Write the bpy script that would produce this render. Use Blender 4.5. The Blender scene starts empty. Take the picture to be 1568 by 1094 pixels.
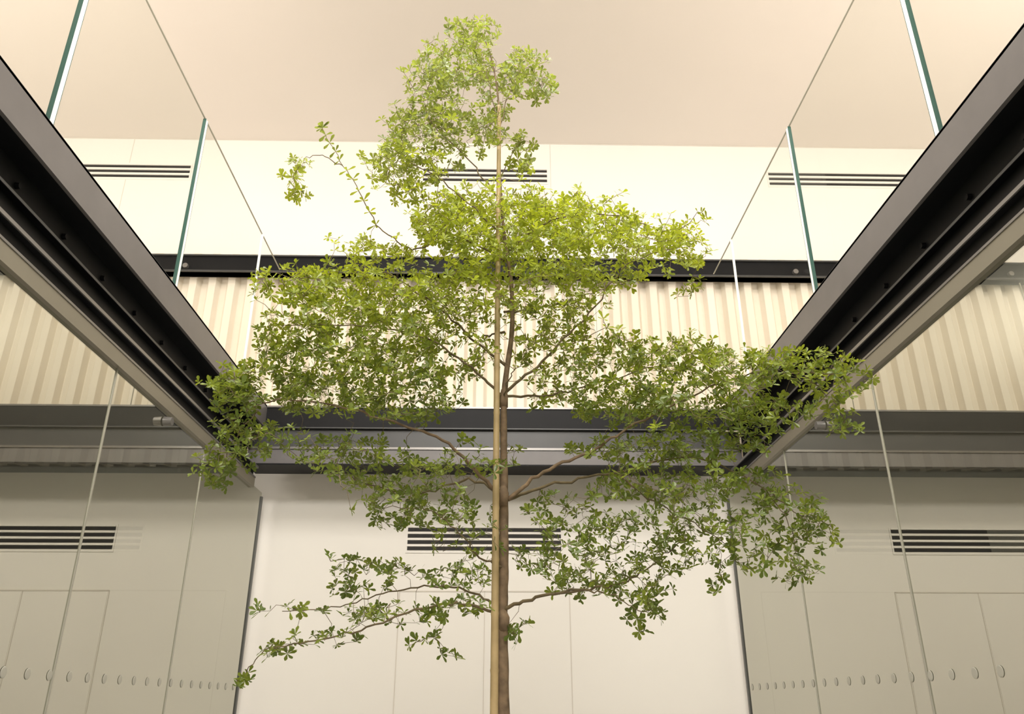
import bpy, math, random
import numpy as np
from mathutils import Vector, Matrix
random.seed(7); rng=np.random.default_rng(7)
scene=bpy.context.scene
try:
    scene.view_settings.view_transform='Standard'
    scene.view_settings.look='None'
except Exception as e: print(e)
E=1.5   # eye level above the ground floor (m)
A=2.0   # half width of the atrium opening (m)

# ------------------------------------------------------------ materials
def new_mat(name):
    m=bpy.data.materials.new(name); m.use_nodes=True
    nt=m.node_tree; nt.nodes.clear()
    out=nt.nodes.new('ShaderNodeOutputMaterial')
    return m,nt,out
def paint(name,col,rough=.6,metal=0.0,var=.04,scale=3.0,bump=0.0,spec=.5):
    m,nt,out=new_mat(name)
    p=nt.nodes.new('ShaderNodeBsdfPrincipled')
    tc=nt.nodes.new('ShaderNodeTexCoord'); n=nt.nodes.new('ShaderNodeTexNoise')
    n.inputs['Scale'].default_value=scale; n.inputs['Detail'].default_value=4
    nt.links.new(tc.outputs['Object'],n.inputs['Vector'])
    r=nt.nodes.new('ShaderNodeValToRGB')
    r.color_ramp.elements[0].position=.3; r.color_ramp.elements[1].position=.7
    r.color_ramp.elements[0].color=(*[c*(1-var) for c in col],1)
    r.color_ramp.elements[1].color=(*[min(1,c*(1+var)) for c in col],1)
    nt.links.new(n.outputs['Fac'],r.inputs['Fac'])
    nt.links.new(r.outputs['Color'],p.inputs['Base Color'])
    p.inputs['Roughness'].default_value=rough; p.inputs['Metallic'].default_value=metal
    p.inputs['Specular IOR Level'].default_value=spec
    if bump>0:
        b=nt.nodes.new('ShaderNodeBump'); b.inputs['Strength'].default_value=bump
        n2=nt.nodes.new('ShaderNodeTexNoise'); n2.inputs['Scale'].default_value=scale*12
        nt.links.new(tc.outputs['Object'],n2.inputs['Vector'])
        nt.links.new(n2.outputs['Fac'],b.inputs['Height']); nt.links.new(b.outputs['Normal'],p.inputs['Normal'])
    nt.links.new(p.outputs[0],out.inputs[0])
    return m
M_wall=paint('wall_paint',(.86,.825,.77),.7,var=.01,scale=1)
M_ceil=paint('ceiling_paint',(.82,.76,.70),.8,var=.012,scale=.6)
M_floor=paint('floor_stone',(.60,.58,.56),.35,var=.08,scale=2)
M_corr=paint('corrugated_metal',(.82,.74,.63),.5,var=.03,scale=1.5)
M_steel=paint('grey_steel_paint',(.15,.14,.138),.42,metal=.1,var=.06,scale=5)
M_steel2=paint('mid_grey_steel',(.05,.05,.05),.4,metal=.2,var=.06,scale=5)
M_black=paint('black_steel_paint_and_shade',(.005,.005,.006),.5,var=.2,scale=6,spec=.2)
M_rim=paint('steel_edge_highlight',(.2,.19,.18),.3,metal=.5)
M_olive=paint('glazing_channel_bronze',(.22,.20,.155),.45,metal=.2)
M_groove=paint('shadow_gap',(.68,.63,.56),.7)
M_slot=paint('vent_slot_black',(.018,.016,.014),.7)
M_frame=paint('dark_frame',(.09,.09,.085),.4)
M_gedge=paint('glass_edge_white',(.90,.95,.92),.2,var=.03)
M_ggreen=paint('glass_edge_green',(.03,.085,.07),.15)
M_gtop=paint('glass_top_edge',(.36,.35,.29),.3)
M_dot=paint('frosted_dot',(.47,.46,.40),.6)
M_trunk=paint('bark',(.19,.13,.075),.8,var=.35,scale=30,bump=.4)
M_twig=paint('twig_bark',(.16,.12,.06),.8,var=.25,scale=30)
M_bamboo=paint('bamboo',(.46,.34,.17),.5,var=.15,scale=12)
M_soil=paint('soil',(.05,.032,.02),.95,var=.4,scale=20,bump=.6)
M_pot=paint('planter_concrete',(.5,.48,.45),.7,var=.08,scale=6,bump=.1)

def glass_mat(name,fac,gcol,tcol,rough=0.0):
    m,nt,out=new_mat(name)
    mix=nt.nodes.new('ShaderNodeMixShader')
    g=nt.nodes.new('ShaderNodeBsdfGlossy'); g.inputs['Color'].default_value=(*gcol,1); g.inputs['Roughness'].default_value=rough
    t=nt.nodes.new('ShaderNodeBsdfTransparent'); t.inputs['Color'].default_value=(*tcol,1)
    mix.inputs[0].default_value=fac
    nt.links.new(t.outputs[0],mix.inputs[1]); nt.links.new(g.outputs[0],mix.inputs[2]); nt.links.new(mix.outputs[0],out.inputs[0])
    return m
M_glass_low=glass_mat('reflective_coated_glass',.60,(.87,.865,.79),(.44,.46,.40),0.0)
M_glass_up=glass_mat('clear_balustrade_glass',.05,(.9,.92,.88),(.935,.945,.92))
M_glass_ar=glass_mat('antireflective_glass',.004,(.9,.92,.88),(.96,.965,.95),.1)

m,nt,out=new_mat('leaf'); M_leaf=m
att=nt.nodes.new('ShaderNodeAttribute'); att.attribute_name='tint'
p=nt.nodes.new('ShaderNodeBsdfPrincipled'); p.inputs['Roughness'].default_value=.30
tr=nt.nodes.new('ShaderNodeBsdfTranslucent')
mul=nt.nodes.new('ShaderNodeMixRGB'); mul.blend_type='MULTIPLY'; mul.inputs[0].default_value=1
mul.inputs[2].default_value=(1.6,1.5,.7,1)
mx=nt.nodes.new('ShaderNodeMixShader'); mx.inputs[0].default_value=.40
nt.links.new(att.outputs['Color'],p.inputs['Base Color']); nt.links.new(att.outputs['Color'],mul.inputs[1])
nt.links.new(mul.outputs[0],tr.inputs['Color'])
nt.links.new(p.outputs[0],mx.inputs[1]); nt.links.new(tr.outputs[0],mx.inputs[2]); nt.links.new(mx.outputs[0],out.inputs[0])

# ------------------------------------------------------------ mesh helpers
class MB:
    def __init__(s): s.v=[];s.f=[];s.m=[];s.mats=[]
    def mi(s,mat):
        if mat not in s.mats: s.mats.append(mat)
        return s.mats.index(mat)
    def box(s,x0,x1,y0,y1,z0,z1,mat):
        b=len(s.v); k=s.mi(mat)
        for z in(z0,z1):
            for (x,y) in((x0,y0),(x1,y0),(x1,y1),(x0,y1)): s.v.append((x,y,z))
        for f in((0,3,2,1),(4,5,6,7),(0,1,5,4),(1,2,6,5),(2,3,7,6),(3,0,4,7)):
            s.f.append(tuple(b+i for i in f)); s.m.append(k)
    def quad(s,a,b_,c,d,mat):
        b=len(s.v); s.v+= [a,b_,c,d]; s.f.append((b,b+1,b+2,b+3)); s.m.append(s.mi(mat))
    def disc(s,c,axis,r,t,mat,n=14):
        b=len(s.v);k=s.mi(mat); c=Vector(c)
        ax=Vector(axis).normalized(); u=ax.orthogonal().normalized(); w=ax.cross(u)
        for j in(0,1):
            for i in range(n):
                a=2*math.pi*i/n; s.v.append(tuple(c+ax*(t*j)+(u*math.cos(a)+w*math.sin(a))*r*(1 if j==0 else .85)))
        for i in range(n):
            s.f.append((b+i,b+(i+1)%n,b+n+(i+1)%n,b+n+i)); s.m.append(k)
        s.f.append(tuple(b+n+i for i in range(n))); s.m.append(k)
        s.f.append(tuple(b+n-1-i for i in range(n))); s.m.append(k)
    def tube(s,pts,rad,mat,n=8,cap=True):
        k=s.mi(mat); b=len(s.v); P=[Vector(q) for q in pts]
        u=None
        for i,q in enumerate(P):
            t=(P[min(i+1,len(P)-1)]-P[max(i-1,0)])
            if t.length<1e-9: t=Vector((0,0,1))
            t.normalize()
            if u is None: u=t.orthogonal().normalized()
            else:
                u=(u-t*u.dot(t))
                u = u.normalized() if u.length>1e-6 else t.orthogonal().normalized()
            w=t.cross(u)
            for j in range(n):
                a=2*math.pi*j/n; s.v.append(tuple(q+(u*math.cos(a)+w*math.sin(a))*rad[i]))
        for i in range(len(P)-1):
            for j in range(n):
                s.f.append((b+i*n+j,b+i*n+(j+1)%n,b+(i+1)*n+(j+1)%n,b+(i+1)*n+j)); s.m.append(k)
        if cap:
            s.f.append(tuple(b+n-1-j for j in range(n))); s.m.append(k)
            e=b+(len(P)-1)*n; s.f.append(tuple(e+j for j in range(n))); s.m.append(k)
    def obj(s,name,parent=None,smooth=False):
        me=bpy.data.meshes.new(name); me.from_pydata(s.v,[],s.f)
        for mt in s.mats: me.materials.append(mt)
        me.polygons.foreach_set('material_index',s.m)
        if smooth: me.polygons.foreach_set('use_smooth',[True]*len(s.f))
        me.update()
        o=bpy.data.objects.new(name,me); scene.collection.objects.link(o)
        if parent: o.parent=parent
        return o
def empty(name,loc=(0,0,0)):
    o=bpy.data.objects.new(name,None); scene.collection.objects.link(o); return o

# ------------------------------------------------------------ room shell
XW=6.6; YB=7.15; YR=-4.0; ZC=5.64+E
b=MB(); b.box(-XW,XW,YR,YB,-.15,0,M_floor); b.obj('floor')
b=MB(); b.box(-XW-.2,XW+.2,YR-.2,YB+.2,ZC,ZC+.2,M_ceil); b.obj('ceiling')
b=MB(); b.box(-XW,XW,YB,YB+.2,0,ZC,M_wall); b.obj('wall_back')
b=MB()
for xs in(-3.95,.56,5.0):
    b.box(xs-.003,xs+.003,YB-.002,YB,4.15+E,ZC,M_groove)
b.box(-XW,XW,YB-.003,YB,ZC-.010,ZC,M_groove)
b.obj('trim_1')
b=MB(); b.box(-XW-.2,-XW,YR,YB,0,ZC,M_wall); b.obj('wall_left')
b=MB(); b.box(XW,XW+.2,YR,YB,0,ZC,M_wall); b.obj('wall_right')
b=MB(); b.box(-XW,XW,YR-.2,YR,0,ZC,M_wall); b.obj('wall_front')
b=MB(); b.box(-XW,-A-.22,YR,7.0,2.12+E,2.36+E,M_ceil); b.obj('floor_upper_left')
b=MB(); b.box(A+.22,XW,YR,7.0,2.12+E,2.36+E,M_ceil); b.obj('floor_upper_right')

# flush double doors in the back wall
b=MB(); x0,x1,zt=-.82,.64,.887+E
yf=YB-.004; yw=YB-.0005
b.box(x0-.004,x0+.004,yf,yw,0.001,zt,M_groove); b.box(x1-.004,x1+.004,yf,yw,0.001,zt,M_groove)
b.box(x0,x1,yf,yw,zt-.005,zt+.005,M_groove); b.box(-.093,-.087,yf,yw,0.001,zt,M_groove)
b.box(x0+.01,-.1,YB-.003,yw,0.001,zt-.01,M_wall); b.box(-.08,x1-.01,YB-.003,yw,0.001,zt-.01,M_wall)
b.box(-.16,-.14,YB-.05,YB-.03,.9,1.2,M_rim); b.box(-.16,-.14,YB-.04,yw,.92,.94,M_rim); b.box(-.16,-.14,YB-.04,yw,1.16,1.18,M_rim)
b.obj('door_1')
for k,(xa,xb) in enumerate(((-3.6,-2.3),(2.3,3.6))):
    b=MB()
    b.box(xa-.003,xa+.003,yf,yw,0.001,zt,M_groove); b.box(xb-.003,xb+.003,yf,yw,0.001,zt,M_groove); b.box(xa,xb,yf,yw,zt-.004,zt+.004,M_groove)
    b.box(xa+.01,xb-.01,YB-.003,yw,.001,zt-.01,M_wall)
    b.obj('door_%d'%(k+2))

def vent(x0,x1,z0,z1,n,name,f=.52):
    b=MB(); y=YB
    b.box(x0-.015,x1+.015,y-.006,y,z0-.012,z1+.012,M_wall)
    pitch=(z1-z0)/n
    for i in range(n):
        za=z0+pitch*(i+.22); b.box(x0,x1,y-.010,y-.005,za,za+pitch*f,M_slot)
        b.box(x0,x1,y-.016,y-.006,za+pitch*(f+.07),za+pitch*(f+.22),M_wall)
    b.obj(name)
vent(-.774,.577,1.222+E,1.44+E,4,'air_vent')
vent(-.806,.52,5.115+E,5.30+E,3,'air_vent',.42)
vent(-4.6,-3.29,5.115+E,5.30+E,3,'air_vent',.42)
vent(2.92,4.5,5.115+E,5.30+E,3,'air_vent',.42)
vent(3.02,4.4,1.222+E,1.44+E,4,'air_vent')
vent(-4.5,-3.1,1.222+E,1.44+E,4,'air_vent')

# corrugated cladding (trapezoidal profile)
b=MB(); pitch=.19; k=b.mi(M_corr)
xs=[];x=-XW+.05
while x<XW-.25:
    xs+= [(x,7.12),(x+.05,7.12),(x+.056,7.117),(x+.084,7.053),(x+.090,7.05),(x+.150,7.05),(x+.156,7.053),(x+.184,7.117)]; x+=pitch
z0,z1=1.965+E,4.15+E
for (x,y) in xs: b.v.append((x,y,z0)); b.v.append((x,y,z1))
for i in range(len(xs)-1):
    b.f.append((2*i,2*i+2,2*i+3,2*i+1)); b.m.append(k)
b.obj('corrugated_cladding')
b=MB(); b.box(-XW,XW,6.93,7.03,3.87+E,4.06+E,M_black); b.box(-XW,XW,6.91,7.03,4.045+E,4.06+E,M_steel2); b.box(-XW,XW,6.91,7.03,3.87+E,3.885+E,M_steel2)
for x in(-3.05,2.95,-1.0,1.0): b.disc((x,6.93,3.93+E),(0,-1,0),.03,.03,M_rim)
b.obj('steel_beam')

# ------------------------------------------------------------ side beams
def side_beam(s):
    b=MB(); y0,y1=-3.5,6.66
    def bx(xa,xb,za,zb,mat,ya=y0,yb=y1):
        xa,xb=s*xa,s*xb
        b.box(min(xa,xb),max(xa,xb),ya,yb,za+E,zb+E,mat)
    bx(2.0,2.02,2.19,2.385,M_steel)              # fascia plate
    bx(2.0,2.22,2.372,2.387,M_steel2)
    bx(2.02,2.2,2.19,2.21,M_black)               # top flange
    bx(2.13,2.15,1.84,2.2,M_black)               # web
    bx(2.09,2.13,2.02,2.03,M_black)              # service rail
    bx(2.088,2.092,2.018,2.032,M_steel2)
    bx(2.02,2.22,1.825,1.845,M_black)            # bottom flange
    bx(2.012,2.022,1.828,1.846,M_rim)
    bx(2.05,2.2,1.755,1.825,M_black)
    bx(2.03,2.075,1.665,1.755,M_olive)           # glazing head channel
    bx(2.026,2.032,1.745,1.757,M_rim)
    y=y0+.2
    while y<y1:
        b.disc((s*2.13,y,2.10+E),(-s,0,0),.016,.02,M_black); b.disc((s*2.13,y,1.93+E),(-s,0,0),.013,.02,M_black); y+=.42
    return b.obj('steel_beam')
side_beam(-1); side_beam(1)
b=MB(); yb=6.65
b.box(-2.0,2.0,yb,yb+.02,2.19+E,2.372+E,M_black)  # back fascia coloured black for its shade; the side plates are grey
b.box(-2.0,2.0,yb-.01,yb+.2,2.372+E,2.387+E,M_rim)
b.box(-2.0,2.0,yb-.004,yb+.02,2.185+E,2.195+E,M_steel2)
b.box(-2.12,2.12,yb+.03,yb+.05,1.9+E,2.19+E,M_steel2)
b.box(-2.12,2.12,yb,yb+.16,2.0+E,2.02+E,M_rim)
b.box(-2.12,2.12,yb+.01,yb+.16,1.87+E,2.0+E,M_steel)
b.box(-2.12,2.12,yb,yb+.3,1.86+E,1.872+E,M_black)
b.obj('steel_beam')

# ------------------------------------------------------------ lower glass partitions
def partition(s):
    root=empty('glass_partition')
    joints=[-3.3,-1.8,-.22,1.24,2.65,4.06,5.5,7.0]
    g=MB()
    for a,c in zip(joints[:-1],joints[1:]):
        x=s*2.055
        g.quad((x,a+.005,.03),(x,c-.005,.03),(x,c-.005,1.70+E),(x,a+.005,1.70+E),M_glass_low)
    g.obj('panes',root)
    f=MB()
    for a in joints[:-1]:
        f.box(min(s*2.05,s*2.062),max(s*2.05,s*2.062),a-.005,a+.005,.03,1.665+E,M_gtop)
    f.box(min(s*2.045,s*2.065),max(s*2.045,s*2.065),6.98,7.01,0,1.665+E,M_frame)
    f.box(min(s*2.03,s*2.08),max(s*2.03,s*2.08),-3.3,7.0,0,.03,M_olive)
    f.disc((s*2.05,4.75,1.60+E),(-s,0,0),.03,.05,M_rim,18)
    f.obj('frame',root)
    d=MB(); y=.8
    while y<6.9:
        d.disc((s*2.053,y,.12+E),(-s,0,0),.024,.0015,M_dot,18); y+=.19
    d.obj('manifestation_dots',root)
partition(-1); partition(1)

# ------------------------------------------------------------ balustrades
def balustrade(s):
    root=empty('glass_balustrade')
    J=[-3.05,-1.55,-.05,1.45,2.95,4.5,5.98,6.6]; x=s*2.03; zb,zt=2.388+E,3.71+E
    g=MB()
    for a,c in zip(J[:-1],J[1:]):
        g.quad((x,a+.012,zb),(x,c-.012,zb),(x,c-.012,zt),(x,a+.012,zt),M_glass_up)
    g.obj('panes',root)
    f=MB()
    for a,c in zip(J[:-1],J[1:]):
        f.box(x-.005,x+.005,a+.012,c-.012,zt,zt+.005,M_gtop)
        for q,d in((a+.006,1),(c-.006,-1)):
            if q>5.5:
                if q<6: f.box(x-.008,x+.008,q-.003,q+.003,zb,zt,M_gedge)
                continue
            ya,yb_=sorted((q,q+d*.010)); f.box(x-.011,x+.011,ya,yb_,zb,zt,M_gedge)
            ya,yb_=sorted((q+d*.010,q+d*.014)); f.box(x-.011,x+.011,ya,yb_,zb,zt,M_ggreen)
    f.obj('polished_edges',root)
balustrade(-1); balustrade(1)
root=empty('glass_balustrade'); g=MB(); J=[-1.98,-.9,.92,1.98]
for a,c in zip(J[:-1],J[1:]): g.quad((a+.01,6.7,2.39+E),(c-.01,6.7,2.39+E),(c-.01,6.7,3.71+E),(a+.01,6.7,3.71+E),M_glass_ar)
g.obj('panes',root); f=MB()
for a in J[1:-1]: f.box(a-.003,a+.003,6.694,6.706,2.39+E,3.71+E,M_gtop)
f.obj('polished_edges',root)

# ------------------------------------------------------------ tree
TY=3.2
tree=empty('potted_tree')
def cr(pts,n=6):
    P=[np.array(q,float) for q in pts]; P=[2*P[0]-P[1]]+P+[2*P[-1]-P[-2]]
    out=[]
    for i in range(1,len(P)-2):
        for j in range(n):
            t=j/n; a,b_,c,d=P[i-1:i+3]
            out.append(.5*((2*b_)+(c-a)*t+(2*a-5*b_+4*c-d)*t*t+(3*b_-a-3*c+d)*t**3))
    out.append(P[-2]); return out
T=[(.02,-1.08,.034),(.035,-.6,.030),(.030,-.03,.026),(.026,.29,.023),(.032,.5,.020),(.032,.78,.0175),(.032,1.2,.013),(.064,1.5,.0105),(.06,1.75,.009),(.025,2.03,.0075),(.004,2.4,.006),(-.004,2.8,.0048),(-.05,3.1,.0036),(-.12,3.28,.0025)]
tp=cr([(x,TY+.012*math.sin(z*3),z+E,r) for x,z,r in T],8)
b=MB()
b.tube([q[:3] for q in tp],[q[3]*(1+.05*math.sin(i*1.7)) for i,q in enumerate(tp)],M_trunk,14)
for zz in(.3,.78,1.2):
    c=(.030,TY,zz+E); b.tube([(c[0],c[1],c[2]-.05),(c[0],c[1],c[2]-.02),c,(c[0],c[1],c[2]+.03)],[.018,.028-.008*zz,.030-.010*zz,.012],M_trunk,12)
b.obj('trunk',tree,smooth=True)
st=[];rr=[]
z=-1.1
while z<2.86:
    t=(z+1.1)/3.96; x=-.001+.002*t; y=TY-.040; r=.0175-.0085*t
    st+= [(x,y,z+E),(x,y,z+E+.012),(x,y,z+E+.02)]; rr+=[r,r*1.10,r]
    z+=.2
b=MB(); b.tube(st,rr,M_bamboo,14)
b.obj('bamboo_stake',tree,smooth=True)

limbs=[
 ([(.02,.315,0),(-.145,.35,-.05),(-.29,.315,-.1),(-.465,.258,-.1),(-.66,.21,-.08),(-.83,.185,-.05),(-.90,.11,-.03)],.008),
 ([(.02,.33,0),(-.095,.40,.04),(-.25,.425,.08),(-.45,.40,.12),(-.64,.352,.12),(-.84,.328,.1)],.007),
 ([(.03,.33,0),(.18,.376,-.05),(.36,.40,-.05),(.51,.436,0),(.645,.522,.05),(.755,.61,.05)],.010),
 ([(.25,.385,-.05),(.35,.385,-.12),(.45,.36,-.15),(.54,.30,-.15)],.006),
 ([(.03,.486,0),(-.06,.52,-.05),(-.14,.60,-.12),(-.25,.69,-.1),(-.42,.7,-.1)],.006),
 ([(.03,.77,0),(-.065,.84,-.05),(-.19,.96,-.1),(-.385,1.03,-.12),(-.6,1.10,-.1),(-.91,1.16,-.05),(-1.10,1.08,0)],.012),
 ([(-1.0,1.13,0),(-1.08,1.0,0),(-1.12,.88,0)],.004),
 ([(.03,.78,0),(-.11,.86,.1),(-.32,.82,.15),(-.53,.85,.15),(-.75,.93,.1)],.009),
 ([(.05,.755,0),(.19,.865,-.03),(.377,.933,-.06),(.545,1.045,-.05),(.8,1.19,0),(1.1,1.31,0),(1.46,1.31,0)],.012),
 ([(1.3,1.33,-.01),(1.43,1.2,0),(1.48,1.08,0)],.003),
 ([(.05,.755,0),(.24,.84,.08),(.51,.90,.1),(.81,.95,.05),(1.03,.85,0),(1.23,.69,0)],.010),
 ([(.51,.90,.1),(.62,.8,.1),(.78,.69,.05),(.95,.56,.05)],.006),
 ([(1.1,.8,0),(1.17,.65,-.02),(1.18,.5,-.02)],.003),
 ([(.03,1.19,0),(-.09,1.28,-.08),(-.28,1.40,-.12),(-.57,1.48,-.1),(-.92,1.5,-.05)],.009),
 ([(.04,1.22,0),(.19,1.34,-.06),(.4,1.56,-.08),(.59,1.82,-.05),(.86,1.95,0)],.009),
 ([(.04,1.2,0),(.25,1.25,.1),(.5,1.33,.12),(.8,1.4,.1)],.008),
 ([(.04,1.34,0),(-.12,1.5,.05),(-.33,1.72,.1),(-.6,1.84,.05),(-.96,1.74,0)],.009),
 ([(.03,1.86,0),(-.19,2.0,.03),(-.4,1.95,.05),(-.55,2.03,0),(-.66,2.23,0),(-.78,2.44,0),(-.87,2.60,0)],.006),
 ([(-.75,2.38,0),(-.86,2.42,-.02),(-.95,2.36,-.03),(-.965,2.2,-.03)],.003),
 ([(.02,2.0,0),(-.2,2.2,-.05),(-.4,2.35,-.05),(-.54,2.40,0)],.006),
 ([(0,2.2,0),(-.14,2.45,.05),(-.36,2.72,.05),(-.36,2.95,.05),(-.25,3.08,0)],.005),
 ([(0,2.6,0),(-.06,2.9,-.05),(-.13,3.22,0)],.004),
 ([(0,2.6,0),(.06,2.9,.03),(.15,3.04,.03),(.22,2.86,0)],.004),
 ([(0,2.3,0),(.1,2.5,-.05)],.004),
 ([(.03,1.9,0),(.25,2.05,-.06),(.55,2.08,-.05),(.75,2.03,0)],.007),
 ([(.03,1.6,0),(.2,1.7,.15),(.4,1.78,.2),(.6,1.84,.15)],.007),
 ([(.03,1.2,0),(.05,1.2,-.2),(.1,1.18,-.45)],.005),
 ([(.03,1.5,0),(-.05,1.6,.25),(-.1,1.7,.5)],.008),
 ([(.03,.78,0),(-.02,.86,.25),(-.08,.98,.5)],.009),
]
B=MB(); nodes=[]; sprig=[]
for li,(pts,r0) in enumerate(limbs):
    r0*=.75
    q=cr([(x,TY+dy,z+E) for x,z,dy in pts],7)
    n=len(q); q=[np.array(a)+rng.normal(0,.004,3)*(i>1) for i,a in enumerate(q)]
    rad=[r0*(1-.82*(i/(n-1))**.7)+.0005 for i in range(n)]
    B.tube([tuple(a) for a in q],rad,M_trunk if r0>.008 else M_twig,7)
    if li==17: sprig=q[22:]
    for i,a in enumerate(q):
        if i>2: nodes.append(a)
for q in tp[70:]: nodes.append(np.array(q[:3]))

pads=[(-.137,3.23,.13,.08,1),(-.217,3.02,.165,.14,.95),(.136,2.955,.12,.14,.95),(-.36,2.83,.10,.17,1),(-.096,2.8,.165,.15,.4),(-.40,2.6,.14,.12,1),
(-.14,2.58,.16,.12,.85),(-.517,2.405,.11,.12,1),(-.36,2.37,.16,.09,.8),(.116,2.46,.065,.12,.9),(-.46,2.25,.10,.07,.9),(.216,2.83,.06,.08,.7),
(-.965,2.26,.045,.09,1.1),(-.93,2.38,.05,.03,.9),
(.022,2.07,.38,.145,1.5),(-.222,2.06,.15,.14,1.3),(.358,2.06,.245,.13,1.4),(.677,2.0,.21,.09,1.2),(.862,1.94,.095,.10,1.2),(.89,1.74,.06,.035,.9),
(-.546,1.91,.165,.06,1.1),(.083,1.86,.33,.12,1.3),(.53,1.83,.18,.10,1),
(-.90,1.72,.165,.09,1.2),(-.68,1.69,.235,.12,1.3),(-.415,1.66,.235,.14,1.2),(-.137,1.67,.205,.14,.8),(.258,1.66,.235,.13,.9),
(-.90,1.465,.15,.11,1.2),(-.573,1.435,.257,.12,1.3),(-.202,1.4,.2,.12,.75),(.282,1.42,.2,.11,.75),(.566,1.4,.17,.08,1),
(-.99,1.25,.20,.09,1.4),(-.725,1.22,.222,.10,1.3),(-.39,1.19,.22,.10,1.2),(-1.10,1.13,.08,.11,1.3),(-1.12,.89,.085,.09,1),
(.76,1.39,.2,.08,1.3),(1.015,1.34,.19,.09,1.3),(1.28,1.36,.17,.07,1.2),(1.45,1.285,.11,.09,1.1),(1.46,1.12,.06,.085,1),
(.832,1.19,.22,.10,1.3),(1.07,1.13,.16,.09,1.2),(.554,1.18,.195,.10,1.2),(.304,1.22,.167,.09,.75),(1.3,1.16,.11,.06,.5),(-.99,.99,.10,.08,.9),
(-.673,.96,.2,.06,1.1),(-.43,.86,.213,.07,1.2),(-.29,.73,.196,.08,1),(-.053,.933,.16,.08,.45),(.865,.99,.24,.075,1.1),(.538,.96,.215,.06,1.1),
(.664,.825,.21,.08,1),(.785,.69,.183,.085,1),(1.035,.81,.16,.06,.9),(1.18,.69,.12,.10,1),(1.285,.64,.075,.08,.9),(1.165,.51,.08,.085,.9),
(.95,.56,.085,.08,.9),(.315,.69,.183,.09,.7),(.518,.59,.155,.08,.8),
(-.414,.664,.078,.032,.9),(-.481,.486,.14,.038,.9),(-.173,.45,.15,.038,1),(-.55,.412,.09,.03,.9),(-.767,.328,.11,.025,.6),(-.393,.304,.175,.035,1),
(-.144,.328,.125,.03,.9),(-.64,.22,.123,.03,.7),(-.82,.187,.08,.032,.7),(-.91,.10,.03,.04,1),(-.17,.168,.035,.022,1),(-.275,.22,.05,.025,.9),
(.208,.512,.18,.055,1),(.358,.424,.15,.05,1),(.573,.436,.114,.08,1),(.564,.304,.085,.05,.8),(.72,.536,.1,.058,1),(.105,.256,.045,.06,.6),(.86,.424,.04,.035,.8),(-.1,.61,.15,.1,.4)]
pts=[]
for (x,z,rx,rz,d) in pads:
    dens=1750 if z>.75 else 1600
    n=max(3,int(d*dens*math.pi*rx*rz))
    sy=.02+.22*min(1,rx/.2)
    if abs(x)>.85: sy=min(sy,.09)
    for i in range(n):
        a=rng.uniform(0,2*math.pi); r=math.sqrt(rng.uniform())*1.12
        dy=float(np.clip(rng.normal(0,sy),-2.2*sy,2.2*sy))
        pts.append((x+rx*r*math.cos(a),TY+dy,z+rz*r*math.sin(a)+.26*z*dy+E))
pts=np.array(pts); print('clusters',len(pts))
N=np.array(nodes)
d0=np.array([np.min(np.linalg.norm(N-q,axis=1)) for q in pts])
order=np.argsort(d0)
buf=np.zeros((len(N)+len(pts)*3,3)); buf[:len(N)]=N; cnt=len(N)
LV=[];LF=[];LT=[]
def leaf(base,dirv,up,L,W,col):
    dirv=dirv/np.linalg.norm(dirv); side=np.cross(dirv,up); ns=np.linalg.norm(side)
    if ns<1e-4: side=np.cross(dirv,np.array([1,0,0.])); ns=np.linalg.norm(side)
    side/=ns; nn=np.cross(side,dirv)
    k=len(LV); c=rng.uniform(-.18,.08); fold=rng.uniform(.1,.35)
    def P(t,w): return tuple(base+dirv*L*t+side*W*w+nn*(L*c*t*t+abs(w)*W*fold))
    LV.extend([P(.0,0),P(.12,0),P(.42,.30),P(.42,0),P(.42,-.30),P(.75,.5),P(.75,0),P(.75,-.5),P(.95,.26),P(1,0),P(.95,-.26)])
    LF.extend([(k,k+1,k+2),(k,k+4,k+1),(k+1,k+3,k+2),(k+1,k+4,k+3),(k+2,k+3,k+6,k+5),(k+3,k+4,k+7,k+6),(k+5,k+6,k+9,k+8),(k+6,k+7,k+10,k+9)])
    LT.extend([col]*11)
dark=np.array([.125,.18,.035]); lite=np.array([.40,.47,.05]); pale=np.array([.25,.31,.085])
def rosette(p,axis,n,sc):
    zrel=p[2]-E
    lit=float(np.clip(np.clip((zrel-1.0)/1.0,0,1)*.7+rng.uniform(-.15,.35),0,1))  # overhead light put into leaf colour: yellower with height, plus random variation
    top=float(np.clip((zrel-2.15)/.35,0,1))  # crown blend: backlit pale green put into the leaf colour
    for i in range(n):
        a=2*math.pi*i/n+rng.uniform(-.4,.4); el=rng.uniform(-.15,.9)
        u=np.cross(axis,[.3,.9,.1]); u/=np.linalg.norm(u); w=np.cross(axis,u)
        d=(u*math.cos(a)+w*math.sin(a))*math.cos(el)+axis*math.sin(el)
        L=rng.uniform(.019,.036)*sc; t=float(np.clip(lit+rng.uniform(-.15,.15),0,1))
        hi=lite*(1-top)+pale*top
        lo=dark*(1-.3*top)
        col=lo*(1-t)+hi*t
        leaf(p,d,axis,L,L*rng.uniform(.38,.5),(*col,1))
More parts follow.
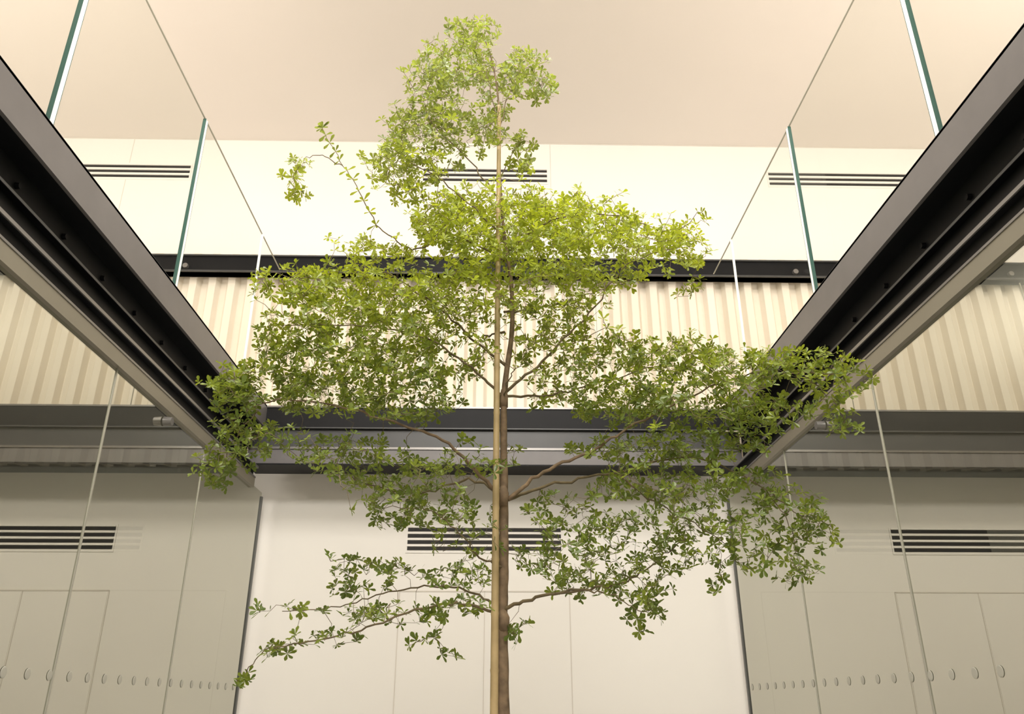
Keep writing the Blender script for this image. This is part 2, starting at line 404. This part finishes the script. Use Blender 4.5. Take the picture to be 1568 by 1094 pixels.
for idx in order:
    q=pts[idx]; D=np.linalg.norm(buf[:cnt]-q,axis=1)
    pen=D+.12*np.maximum(0,np.abs(buf[:cnt,0])-abs(q[0]))
    j=int(np.argmin(pen)); s=buf[j].copy(); dist=D[j]
    mid1=s*.66+q*.34+rng.normal(0,.12*dist,3); mid2=s*.33+q*.67+rng.normal(0,.12*dist,3)
    path=[tuple(s),tuple(mid1),tuple(mid2),tuple(q)]
    r=.0009+.0045*min(dist,.25)
    B.tube(path,[r,r*.85,r*.7,.0008],M_twig,4,cap=False)
    buf[cnt]=mid1;buf[cnt+1]=mid2;buf[cnt+2]=q; cnt+=3
    g=(q-s); g=g/(np.linalg.norm(g)+1e-6)
    ax=g*.6+np.array([0,0,.7])+rng.normal(0,.35,3); ax/=np.linalg.norm(ax)
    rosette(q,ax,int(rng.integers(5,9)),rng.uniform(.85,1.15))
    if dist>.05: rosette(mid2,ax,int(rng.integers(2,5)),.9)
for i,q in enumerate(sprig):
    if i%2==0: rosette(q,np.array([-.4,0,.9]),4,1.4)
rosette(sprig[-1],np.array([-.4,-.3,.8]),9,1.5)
B.obj('branches',tree,smooth=True)
me=bpy.data.meshes.new('leaves'); me.from_pydata(LV,[],LF); me.materials.append(M_leaf)
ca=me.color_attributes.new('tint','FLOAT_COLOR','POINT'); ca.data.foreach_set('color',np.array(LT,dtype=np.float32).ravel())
me.update(); o=bpy.data.objects.new('leaves',me); scene.collection.objects.link(o); o.parent=tree
print('leaves',len(LV)//11)
b=MB(); n=40
prof=[(.0,.0),(.34,.0),(.36,.02),(.42,.42),(.44,.44),(.44,.47),(.41,.47),(.40,.43)]
base=len(b.v); k=b.mi(M_pot)
for r,z in prof:
    for i in range(n):
        a=2*math.pi*i/n; b.v.append((.02+r*math.cos(a),TY+r*math.sin(a),z))
for j in range(len(prof)-1):
    for i in range(n):
        b.f.append((base+j*n+i,base+j*n+(i+1)%n,base+(j+1)*n+(i+1)%n,base+(j+1)*n+i)); b.m.append(k)
b.obj('planter',tree,smooth=True)
b=MB(); b.disc((.02,TY,.40),(0,0,1),.405,.03,M_soil,40); b.obj('soil',tree)

# ------------------------------------------------------------ lights
def area(name,loc,target,sx,sy,power,col):
    l=bpy.data.lights.new(name,'AREA'); l.shape='RECTANGLE'; l.size=sx; l.size_y=sy; l.energy=power; l.color=col
    o=bpy.data.objects.new(name,l); scene.collection.objects.link(o); o.location=loc
    o.rotation_euler=(Vector(target)-Vector(loc)).to_track_quat('-Z','Y').to_euler(); return o
warm=(1,.96,.90)
area('ceiling_light_panel',(0,2.4,ZC-.06),(0,3.0,0),3.4,2.2,310,warm)
area('ceiling_light_panel',(0,-1.6,ZC-.1),(0,6,2.4),3.2,1.6,540,warm)
area('ceiling_fill',(-4.8,3.0,2.5+E),(-3.8,4.0,ZC),1.2,4.0,190,warm)  # added pair of fill lights to brighten the ceiling, no known uplighters here
area('ceiling_fill',(4.8,3.0,2.5+E),(3.8,4.0,ZC),1.2,4.0,190,warm)
w=bpy.data.worlds.new('world'); scene.world=w; w.use_nodes=True
w.node_tree.nodes['Background'].inputs[0].default_value=(1,.92,.82,1); w.node_tree.nodes['Background'].inputs[1].default_value=.3

cd=bpy.data.cameras.new('camera'); cam=bpy.data.objects.new('camera',cd); scene.collection.objects.link(cam)
cam.location=(0,0,E); cam.rotation_euler=(math.radians(90+23.35),0,math.radians(-1.16))
cd.lens=28.24; cd.sensor_width=36; cd.sensor_fit='HORIZONTAL'; cd.clip_start=.05
scene.camera=cam
